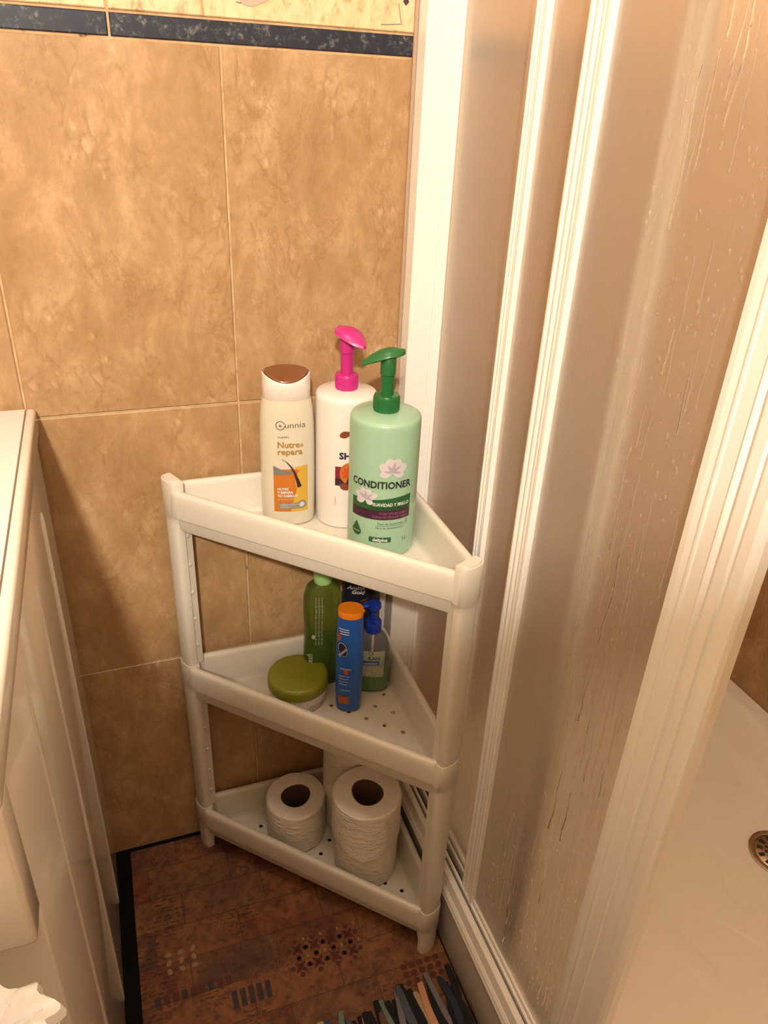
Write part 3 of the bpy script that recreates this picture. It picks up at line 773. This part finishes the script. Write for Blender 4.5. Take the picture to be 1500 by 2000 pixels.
P.text('1L', .028, zc_(.6595), .0085, bold=-.0001); P.build('black_lettering', INK['black'], cond)
P = Print(S, .0005); P.disc(-.0325, zc_(.6705), .0074, .0066).poly([(-.0392, zc_(.673)), (-.0325, zc_(.6845)), (-.0258, zc_(.673))]).rect(-.014, .0135, zc_(.6600), zc_(.6670)); P.build('green_badge', INK['green'], cond)
P = Print(S, .0008); P.text('SUAVIDAD Y BRILLO', .0355, zc_(.7105), .0060, 'RIGHT', width=.046, bold=.0002).text('deliplus', 0, zc_(.6615), .0062, 'CENTER', bold=.0002).text('INTENSIVO', -.0325, zc_(.6695), .0022, 'CENTER'); P.build('white_lettering', INK['white'], cond)
P = Print(S, .0008); P.text('SUAVIDADE E BRILHO', .0355, zc_(.7052), .0056, 'RIGHT', width=.047); P.build('dark_lettering', INK['black'], cond)
P = Print(S, .0008); P.text('TODO TIPO DE CABELLO', .0355, zc_(.6990), .0045, 'RIGHT', width=.038).text('TODOS OS TIPOS DE CABELO', .0355, zc_(.6940), .0045, 'RIGHT', width=.046); P.build('pink_lettering', INK['pink'], cond)
P = Print(S, .00055)
for q_, (a, L, W) in enumerate(((108, .0185, .0066), (66, .0185, .0064), (150, .0185, .0062), (24, .0190, .0064), (196, .016, .0050), (-20, .015, .0050))): P.petal(.0115, zc_(.7560), L, W, math.radians(a), off=.0005+.00006*q_, e=.6)
P.build('flower_print', INK['petal'], cond)
P = Print(S, .00055)
for q_, (a, L, W) in enumerate(((112, .0145, .0050), (70, .0140, .0050), (158, .0160, .0046), (28, .0165, .0044), (205, .0140, .0044), (-35, .0110, .0040))): P.petal(-.0200, zc_(.7185), L, W, math.radians(a), off=.0005+.00006*q_, e=.6)
P.build('flower_print', INK['petal'], cond)
P = Print(S, .00095)
for a, L, W in ((80, .013, .0022), (125, .012, .0018), (40, .013, .0018), (-8, .011, .0016), (176, .011, .0016)): P.petal(.0115, zc_(.7560), L, W, math.radians(a))
for a, L, W in ((90, .010, .0018), (140, .011, .0016), (40, .012, .0016), (0, .010, .0014)): P.petal(-.0200, zc_(.7185), L, W, math.radians(a))
P.build('flower_shade', INK['lilac'], cond)

# --- white shampoo with pink pump
sh = empty('shampoo_bottle', (.2765, -.0705, Z1), math.radians(-96+90), label='large white shampoo pump bottle with a hot pink pump, behind the mint bottle', cat='bottle')
whitep = pbr('glossy_white_plastic', (.76, .70, .64), .25)
s0 = .99
MB().lathe([(r*.925, z*1.005) for r, z in cp], 64).build('body', whitep, sh, smooth=True)
pk = pbr('hot_pink_plastic', (.50, .020, .20), .3)
MB().lathe([(0, .1830), (.0140, .1830), (.0143, .184), (.0143, .2005), (.0135, .2020), (.0092, .2025), (.0080, .203)], 40).build('pump_collar', pk, sh, smooth=True)
kn = MB()
for k in range(32):
    a = 2*PI*k/32; kn.box(-.0003, .0003, -.0003, .0003, 0, .0145); kn.v[-8:] = [(x+.0143*math.cos(a), y+.0143*math.sin(a), z+.1850) for x, y, z in kn.v[-8:]]
kn.build('collar_ribs', pk, sh)['kind'] = 'stuff'
MB().lathe([(.0078, .2020), (.0078, .2280), (.0092, .2295), (.0092, .2480), (.0070, .2525), (0, .2530)], 28).build('pump_stem', pk, sh, smooth=True)
pump_head(sh, .2525, pk, math.radians(-90+32), L=.047, W=.0175, T=.0120, stem_at=.36, up=-.004)
S = cyl_surface(lambda z: .0396)
P = Print(S, .0005); P.text('SHAMPOO', -.0155, zz(.7425), .0125, width=.062, bold=.0005); P.build('navy_lettering', INK['navy'], sh)
P = Print(S, .0005); P.text('O', -.0035, zz(.7565), .012, bold=.0004); P.build('black_lettering', INK['black'], sh)
P = Print(S, .0003); P.rect(-.0205, .044, zz(.7150), zz(.7315)); P.build('maroon_band', flat_mat('maroon_ink', (.28, .02, .045)), sh)
P = Print(S, .0003); P.rect(-.0205, .044, zz(.7045), zz(.7150)); P.build('plum_band', INK['plum'], sh)
P = Print(S, .0006)
P.petal(-.0155, zz(.7735), .017, .0045, .35); P.build('almond_print', INK['almond'], sh)
P = Print(S, .0006); P.petal(-.0145, zz(.7065), .017, .0048, -.45); P.build('almond_print', INK['almond'], sh)
P = Print(S, .0006); P.poly([(-.0060+.0125*math.cos(a)+.004, zz(.7225)+.0150*math.sin(a)) for a in [math.radians(70+k*9) for k in range(21)]]); P.build('orange_rind', INK['orange'], sh)
P = Print(S, .0008)
for k in range(4):
    a = math.radians(95+k*42); P.petal(-.0022, zz(.7235), .0115, .0030, a)
P.build('orange_flesh', flat_mat('orange_flesh_ink', (.80, .10, .02)), sh)
P = Print(S, .0005); P.rect(-.0202, -.0197, zz(.676), zz(.688)); P.build('red_line', INK['rust'], sh)

# --- oval shampoo, pearl white with brown flip cap
un = empty('shampoo_bottle', (.2020, -.0575, Z1), math.radians(-100+90), label='pearl white oval shampoo bottle with a glossy brown flip cap, left on the top tray', cat='bottle')
pearl = pbr('pearl_plastic', (.64, .57, .45), .28, Coat_Weight=.3)
sec_ = [(.0300, .0200, 0), (.0335, .0230, .002), (.0350, .0245, .008), (.0352, .0245, .04), (.0352, .0245, .11), (.0345, .0240, .14), (.0330, .0228, .160), (.0312, .0215, .170), (.0305, .0210, .1735)]
rxf = prof_r([(a, z) for a, b_, z in sec_]); ryf = prof_r([(b_, z) for a, b_, z in sec_])
MB().loft([superell(a, b_, z, 56, 2.3) for a, b_, z in sec_]).build('body', pearl, un, smooth=True)
capm = pbr('pearl_pink_cap', (.72, .64, .57), .3)
# cap: side walls rising at the ends, scooped front and back, brown insert
def dip(x, y): return .0115*max(0, 1-(abs(x)/.030)**2)*(.5-.5*y/.0205)
def cap_ring(a, b_, z, k):
    return [(x, y, zq-k*dip(x, y)) for x, y, zq in superell(a, b_, z, 56, 2.3)]
MB().loft([cap_ring(.0292, .0200, .1730, 0), cap_ring(.0300, .0207, .1742, 0), cap_ring(.0300, .0205, .19, .15), cap_ring(.0300, .0200, .2060, 1), cap_ring(.0292, .0192, .2072, 1), cap_ring(.0285, .0187, .2040, 1), cap_ring(.0100, .0070, .1980, .6)]).build('cap', capm, un, smooth=True)
brown = pbr('glossy_brown_plastic', (.17, .055, .016), .14, Coat_Weight=.6)
rings = []
for k, (s_, dz) in enumerate(((.96, -.002), (.975, .0012), (.93, .0024), (.5, .0032), (.05, .0034))):
    rings.append([(x, y, .2070+dz-dip(x, y)) for x, y, _ in superell(.0285*s_, .0198*s_, 0, 56, 2.0)])
MB().loft(rings).build('flip_lid', brown, un, smooth=True)
S = oval_surface(rxf, ryf, 2.3)
P = Print(S, .0004); P.rect(-.0195, .0245, zz(.6625), zz(.7240)); P.build('orange_panel', INK['orange'], un)
P = Print(S, .0007); P.poly([(.0020, zz(.6625)), (.0245, zz(.6625)), (.0245, zz(.7250)), (.0130, zz(.7210)), (.0075, zz(.7120)), (.0100, zz(.6950))]); P.build('yellow_glow', INK['yellow'], un)
P = Print(S, .0009); P.poly([(-.0195, zz(.7165)), (.0060, zz(.7170)), (.0035, zz(.7205)), (-.008, zz(.7230)), (-.0195, zz(.7290))]); P.build('grey_swoosh', INK['grey'], un)
P = Print(S, .0009); P.poly([(.0075, zz(.7270)), (.0245, zz(.7280)), (.0245, zz(.7235)), (.012, zz(.722))]).build('yellow_swoosh', INK['yellow'], un)
P = Print(S, .0012)
pts = [(-.0085, .7385), (-.0020, .7340), (.0035, .7270), (.0080, .7180), (.0105, .7090)]
for i_, (q0, q1) in enumerate(zip(pts, pts[1:])):
    w0 = .0004+.0004*i_; P.poly([(q0[0]-w0, zz(q0[1])), (q1[0]-w0-.0004, zz(q1[1])), (q1[0]+w0+.0004, zz(q1[1])), (q0[0]+w0, zz(q0[1]))])
P.poly([(.0085, zz(.7100)), (.0125, zz(.7105)), (.0165, zz(.6990)), (.0110, zz(.6975))]); P.build('vanilla_pod', flat_mat('dark_pod_ink', (.05, .015, .02)), un)
P = Print(S, .0005); P.text('unnia', -.0045, zz(.7805), .0110, width=.0255, bold=-.0001).text('CHAMPÚ', -.0135, zz(.7670), .0036).text('ifa', -.0095, zz(.7822), .0040, 'CENTER', bold=.0001)
for k in range(24):
    a = math.radians(20+k*14.0); P.poly([(-.0095+.0050*math.cos(a), zz(.7838)+.0050*math.sin(a)), (-.0095+.0058*math.cos(a), zz(.7838)+.0058*math.sin(a)), (-.0095+.0058*math.cos(a+.27), zz(.7838)+.0058*math.sin(a+.27)), (-.0095+.0050*math.cos(a+.27), zz(.7838)+.0050*math.sin(a+.27))])
P.build('brown_lettering', flat_mat('dark_brown_ink', (.06, .035, .02)), un)
P = Print(S, .0005); P.text('Nutre', -.0140, zz(.7540), .0115, width=.028, bold=.00028).text('&', .0150, zz(.7545), .0070).text('repara', -.0140, zz(.7445), .0115, width=.0315, bold=.00028)
P.build('gold_lettering', INK['gold'], un)
P = Print(S, .0011); P.text('NUTRE', -.0150, zz(.6945), .0045, bold=.0002).text('Y REPARA', -.0150, zz(.6895), .0045, bold=.0003).text('TU CABELLO', -.0150, zz(.6845), .0045, bold=.0003).text('con extracto de vainilla', -.0150, zz(.6805), .0024)
P.build('white_lettering', INK['white'], un)
P = Print(S, .0011); P.rect(-.0135, .0130, zz(.6670), zz(.6755)).disc(.0165, zz(.6725), .0062, .0062); P.build('grey_badge', flat_mat('badge_grey_ink', (.34, .31, .27)), un)
P = Print(S, .0014); P.text('CABELLO SECO Y', -.0120, zz(.6722), .0030).text('DAÑADO', -.0120, zz(.6685), .0030)
for k in range(8):
    a = k*PI/4; P.petal(.0165, zz(.6725), .0045, .0009, a)
P.build('badge_lettering', INK['white'], un)

# --- middle tray: cream jar with olive lid
jar = empty('cream_jar', (.2045, -.0880, Z2), math.radians(-15), label='round white cream jar with an olive green screw lid, front of the middle tray', cat='jar')
MB().lathe([(0, 0), (.036, 0), (.0405, .002), (.0425, .008), (.0432, .020), (.0430, .0285)], 56).build('jar_body', whitep, jar, smooth=True)
olive = pbr('olive_green_plastic', (.22, .23, .015), .42)
MB().lathe([(.0438, .0270), (.0448, .0275), (.0450, .0285), (.0450, .0400), (.0440, .0435), (.0415, .0455), (.038, .0462), (0, .0465)], 64).build('jar_lid', olive, jar, smooth=True)
P = Print(cyl_surface(lambda z: .0431), .0004, .004); P.text('NATURAL', .018, .008, .008, rot=PI/2*0, width=.03).rect(-.02, -.012, .010, .011); P.build('lettering', INK['grey'], jar)

# --- green translucent bottle
def liquid(name, col, rough=.06, **kw): return pbr(name, col, rough, Transmission_Weight=kw.get('t', .9), IOR=kw.get('ior', 1.38))
gb = empty('green_gel_bottle', (.2500, -.0600, Z2), math.radians(-6), label='tall green translucent bottle with a pale green cap, back left of the middle tray', cat='bottle')
sg = [(.026, .015, 0), (.0285, .0175, .003), (.0290, .018, .010), (.0290, .018, .06), (.0275, .0175, .10), (.0290, .018, .135), (.0280, .0175, .160), (.0235, .0160, .175), (.0150, .0125, .182), (.0120, .0115, .184)]
olivegl = liquid('olive_green_clear_plastic', (.42, .52, .12), .08)
MB().loft([superell(a, b_, z, 48, 2.6) for a, b_, z in sg]).build('body', olivegl, gb, smooth=True)
MB().loft([superell(a*.93, b_*.90, z, 40, 2.6) for a, b_, z in [(.026, .015, .003), (.0285, .0175, .006), (.029, .018, .06), (.028, .0175, .088)]]).build('gel', liquid('deep_green_gel', (.02, .28, .05), .1, t=.6), gb, smooth=True)
MB().lathe([(.0130, .1830), (.0132, .1840), (.0132, .206), (.0125, .208), (0, .2085)], 32, cap0=True).build('cap', pbr('pale_green_plastic', (.30, .55, .18), .35), gb, smooth=True)
S = oval_surface(prof_r([(a, z) for a, b_, z in sg]), prof_r([(b_, z) for a, b_, z in sg]), 2.6)
P = Print(S, .0004)
for q in range(3): P.text('Gel de ducha con aloe vera agua glicerina', -.0120+.0045*q, .080, .0036, rot=PI/2, width=.085)
P.text('fresh', -.0180, .038, .012, rot=PI/2, bold=.0002, shear=.3).text('care', -.0165, .012, .010, rot=PI/2, bold=.0002).disc(-.0165, .095, .0025, .0038); P.build('pale_lettering', INK['pale'], gb)

# --- blue lotion bottle with orange cap
bl = empty('lotion_bottle', (.2700, -.1320, Z2), math.radians(-24), label='slim blue lotion bottle with an orange cap on the middle tray', cat='bottle')
sb = [(.0150, .0105, 0), (.0175, .0125, .002), (.0185, .0135, .008), (.0198, .0145, .05), (.0200, .0148, .10), (.0190, .0145, .145), (.0180, .0145, .166), (.0176, .0145, .170)]
blue = pbr('bright_blue_plastic', (.015, .10, .42), .3)
MB().loft([superell(a, b_, z, 48, 2.3) for a, b_, z in sb]).build('body', blue, bl, smooth=True)
orp = pbr('orange_plastic', (.85, .23, .01), .35)
MB().loft([superell(a, b_, z, 40, 2.2) for a, b_, z in ((.0170, .0140, .1700), (.0178, .0150, .1708), (.0180, .0152, .1790), (.0172, .0146, .1808))]).build('cap', orp, bl, smooth=True)
MB().box(.0165, .0195, -.002, .002, .1760, .1795).build('cap_tab', orp, bl, bevel=.0008)
S = oval_surface(prof_r([(a, z) for a, b_, z in sb]), prof_r([(b_, z) for a, b_, z in sb]), 2.3)
P = Print(S, .0004); P.disc(-.0085, .118, .0080, .0135, 24, .25); P.build('navy_oval', INK['navy'], bl)
P = Print(S, .0007); P.disc(-.0085, .118, .0068, .0120, 24, .25).text('SUN', .0, .1, .001); P.build('oval_rim', INK['white'], bl)
P = Print(S, .0010); P.disc(-.0085, .118, .0062, .0113, 24, .25); P.build('navy_centre', INK['navy'], bl)
P = Print(S, .0013); P.text('protect', -.0075, .1125, .0060, 'CENTER', rot=.9, bold=.0001).text('hidratante', -.0125, .083, .0050, shear=.2, width=.017)
for q in range(3): P.rect(-.0145+.001*q, .000, .153-.004*q, .1546-.004*q)
for q in range(4): P.rect(-.0135, .002-.001*q, .070-.005*q, .0708-.005*q)
P.rect(-.010, .004, .044, .0448); P.build('white_lettering', INK['white'], bl)
P = Print(S, .0005); P.poly([(-.0165, .142), (-.0125, .146), (-.0110, .136), (-.0160, .128)]).disc(-.003, .079, .0035, .006).rect(-.0145, .0015, .018, .032); P.build('orange_print', INK['rust'], bl)
P = Print(S, .0009)
for q in range(4): P.rect(-.013, .000, .0195+.0032*q, .0204+.0032*q)
P.build('gold_lines', INK['gold'], bl)

# --- hand sanitiser: clear bottle, green gel, blue pump
hs = empty('soap_pump_bottle', (.3170, -.0985, Z2), math.radians(-20), label='clear pump bottle with green liquid and a blue pump on the middle tray', cat='bottle')
sh_ = [(.0240, .0140, 0), (.0262, .0160, .003), (.0268, .0165, .010), (.0268, .0165, .055), (.0262, .0160, .080), (.0200, .0145, .098), (.0130, .0115, .106), (.0100, .0100, .108)]
clear = liquid('clear_plastic', (.93, .92, .86), .05, ior=1.2)
MB().loft([superell(a, b_, z, 44, 2.5) for a, b_, z in sh_]).build('body', clear, hs, smooth=True)
MB().loft([superell(a*.93, b_*.9, z, 40, 2.5) for a, b_, z in [(.024, .014, .003), (.0262, .016, .006), (.0268, .0165, .042)]]).build('liquid', liquid('bright_green_liquid', (.10, .48, .04), .08, t=.65), hs, smooth=True)
bpm = pbr('royal_blue_plastic', (.008, .035, .32), .3)
MB().lathe([(.0118, .1080), (.0120, .109), (.0120, .1240), (.0112, .1255), (.0060, .1262), (.0048, .127), (.0048, .143), (.0075, .1445), (.0105, .150), (.0100, .156), (0, .1575)], 32, cap0=True).build('pump', bpm, hs, smooth=True)
nzl = MB(); nzl.loft([superell(w_, h_, 0, 16, 2) for w_, h_ in ((.0058, .0045),)*2]); nzl.v = []; nzl.f = []
rings = []
for k in range(7):
    t = k/6; rr_ = .0060-.0022*t
    rings.append([(-.004-.024*t, rr_*math.cos(a), .1520-.004*t*t+rr_*.75*math.sin(a)) for a in [2*PI*q/14 for q in range(14)]])
MB().loft(rings).build('nozzle', bpm, hs, smooth=True)
S = oval_surface(prof_r([(a, z) for a, b_, z in sh_]), prof_r([(b_, z) for a, b_, z in sh_]), 2.5)
P = Print(S, .0002); P.rect(-.0185, .0185, .032, .0800); P.build('clear_label', flat_mat('pale_film_label', (.50, .52, .38)), hs)
P = Print(S, .0004); P.rect(-.014, .011, .0545, .0620); P.build('blue_strip', INK['blue'], hs)
P = Print(S, .0005); P.text('O', -.0060, .0730, .0100).text('RAN', -.0060, .0640, .0088, bold=.0002); P.build('dark_lettering', flat_mat('teal_ink', (.02, .08, .08)), hs)
P = Print(S, .0008); P.text('HIGIENIZANTE', -.012, .0562, .0045, width=.021, bold=.0001).text('hidroalcoholico', -.012, .0480, .0035, width=.019).text('GEL', -.010, .036, .0062, bold=.0002).rect(-.012, .008, .043, .0434); P.build('white_lettering', INK['white'], hs)
tube = MB().lathe([(.0018, .006), (.0018, .108)], 10, cap0=True, cap1=True); tube.build('dip_tube', whitep, hs, smooth=True)

# --- black bottle at the back corner
bk = empty('black_bottle', (.3140, -.0480, Z2), math.radians(-20), label='black bottle with white lettering in the back corner of the middle tray', cat='bottle')
sk = [(.0260, .0120, 0), (.0285, .0140, .003), (.0290, .0145, .01), (.0290, .0145, .19), (.0280, .0140, .205), (.0240, .0125, .215), (.014, .011, .221)]
blk = pbr('black_navy_plastic', (.010, .011, .022), .3)
MB().loft([superell(a, b_, z, 44, 3.2) for a, b_, z in sk]).build('body', blk, bk, smooth=True)
MB().lathe([(.0125, .2212), (.0130, .222), (.0130, .240), (.0120, .242), (0, .2425)], 28, cap0=True).build('cap', blk, bk, smooth=True)
S = oval_surface(prof_r([(a, z) for a, b_, z in sk]), prof_r([(b_, z) for a, b_, z in sk]), 3.2)
P = Print(S, .0004); P.text('Amino', -.0210, .1570, .0095, shear=.35, bold=.0002).text('Gold', -.0150, .1490, .0095, shear=.35, bold=.0002); P.build('white_lettering', INK['white'], bk)
P = Print(S, .0004)
for q in range(3): P.disc(.004+.002*q, .138-.004*q, .006, .0012, 12, .5)
P.build('gold_swirl', INK['almond'], bk)

# --- toilet rolls on the bottom tray
def roll(loc, r, h, rc, label, group, seed, rz=0, tail=True):
    random.seed(seed)
    root = empty('toilet_roll', loc, rz, label=label, cat='toilet roll', group=group)
    n = 72; rings = []
    ph = [random.uniform(0, 6) for _ in range(4)]
    def wob(a, z): return 1+.010*math.sin(2*a+ph[0])+.006*math.sin(3*a+ph[1]+z*30)+.004*math.sin(7*a+ph[2]+z*80)
    def wobi(a, z): return 1+.05*math.sin(2*a+ph[3])+.03*math.sin(3*a+ph[0])
    prof = [(rc, .0025, 1), (r*.93, 0, 0), (r*.985, .0015, 0), (r, .005, 0), (r*1.0, h*.3, 0), (r*.995, h*.6, 0), (r, h-.006, 0), (r*.985, h-.002, 0), (r*.94, h, 0), (r*.75, h-.0004, 0), (rc*1.35, h-.0008, 0), (rc, h-.0025, 1)]
    for rr_, z, i_ in prof:
        rings.append([(rr_*(wobi(a, z) if i_ else wob(a, z))*math.cos(a), rr_*(wobi(a, z) if i_ else wob(a, z))*math.sin(a), z) for a in [2*PI*k/n for k in range(n)]])
    MB().loft(rings, False, False).build('paper', M['paper'], root, smooth=True)
    ci = []
    for rr_, z in ((rc*.995, h-.0026), (rc*.93, h-.0032), (rc*.93, .0022), (rc*.995, .0016)):
        ci.append([(rr_*wobi(a, z)*math.cos(a), rr_*wobi(a, z)*math.sin(a), z) for a in [2*PI*k/n for k in range(n)]])
    MB().loft(ci+ci[:1], False, False).build('cardboard_core', M['core'], root, smooth=True)
    if tail:   # loose last sheet hugging the roll
        rings = []
        for k in range(15):
            a = math.radians(-138+5.4*k); q = 1-abs(k-7)/7
            rings.append([((r*1.012+o_)*math.cos(a), (r*1.012+o_)*math.sin(a), z) for o_, z in ((.0010+.0022*q, .004-.011*q*(h > .0805 and 1)+.0015*math.sin(k*1.7)), (.0012+.0010*math.sin(k*.9)**2, h*.42), (.0004, h-.006))])
        b = MB()
        n3 = 3; v = [p for q in rings for p in q]; f_ = [(i*3+j, i*3+j+1, i*3+j+4, i*3+j+3) for i in range(14) for j in range(2)]
        b.add(v, f_); b.build('loose_sheet', M['paper'], root, smooth=True)
    return root
H_ = .083
roll((.2000, -.0800, Z3), .0495, .0800, .0240, 'single white toilet roll standing on the left of the bottom tray', None, 1, .3)
roll((.2905, -.1800, Z3), .0500, H_, .0215, 'lower white toilet roll of the front stack', None, 2, .9, tail=False)
roll((.2890, -.1795, Z3+H_+.0004), .0535, H_, .0250, 'upper white toilet roll of the front stack, with its dark open core showing', None, 3, -.2)
roll((.2960, -.0775, Z3), .0465, .095, .0215, 'lower white toilet roll of the stack in the back corner', None, 4, 0, tail=False)
roll((.2960, -.0775, Z3+.0954), .0465, .095, .0215, 'upper white toilet roll of the stack in the back corner', None, 5, 1, tail=False)
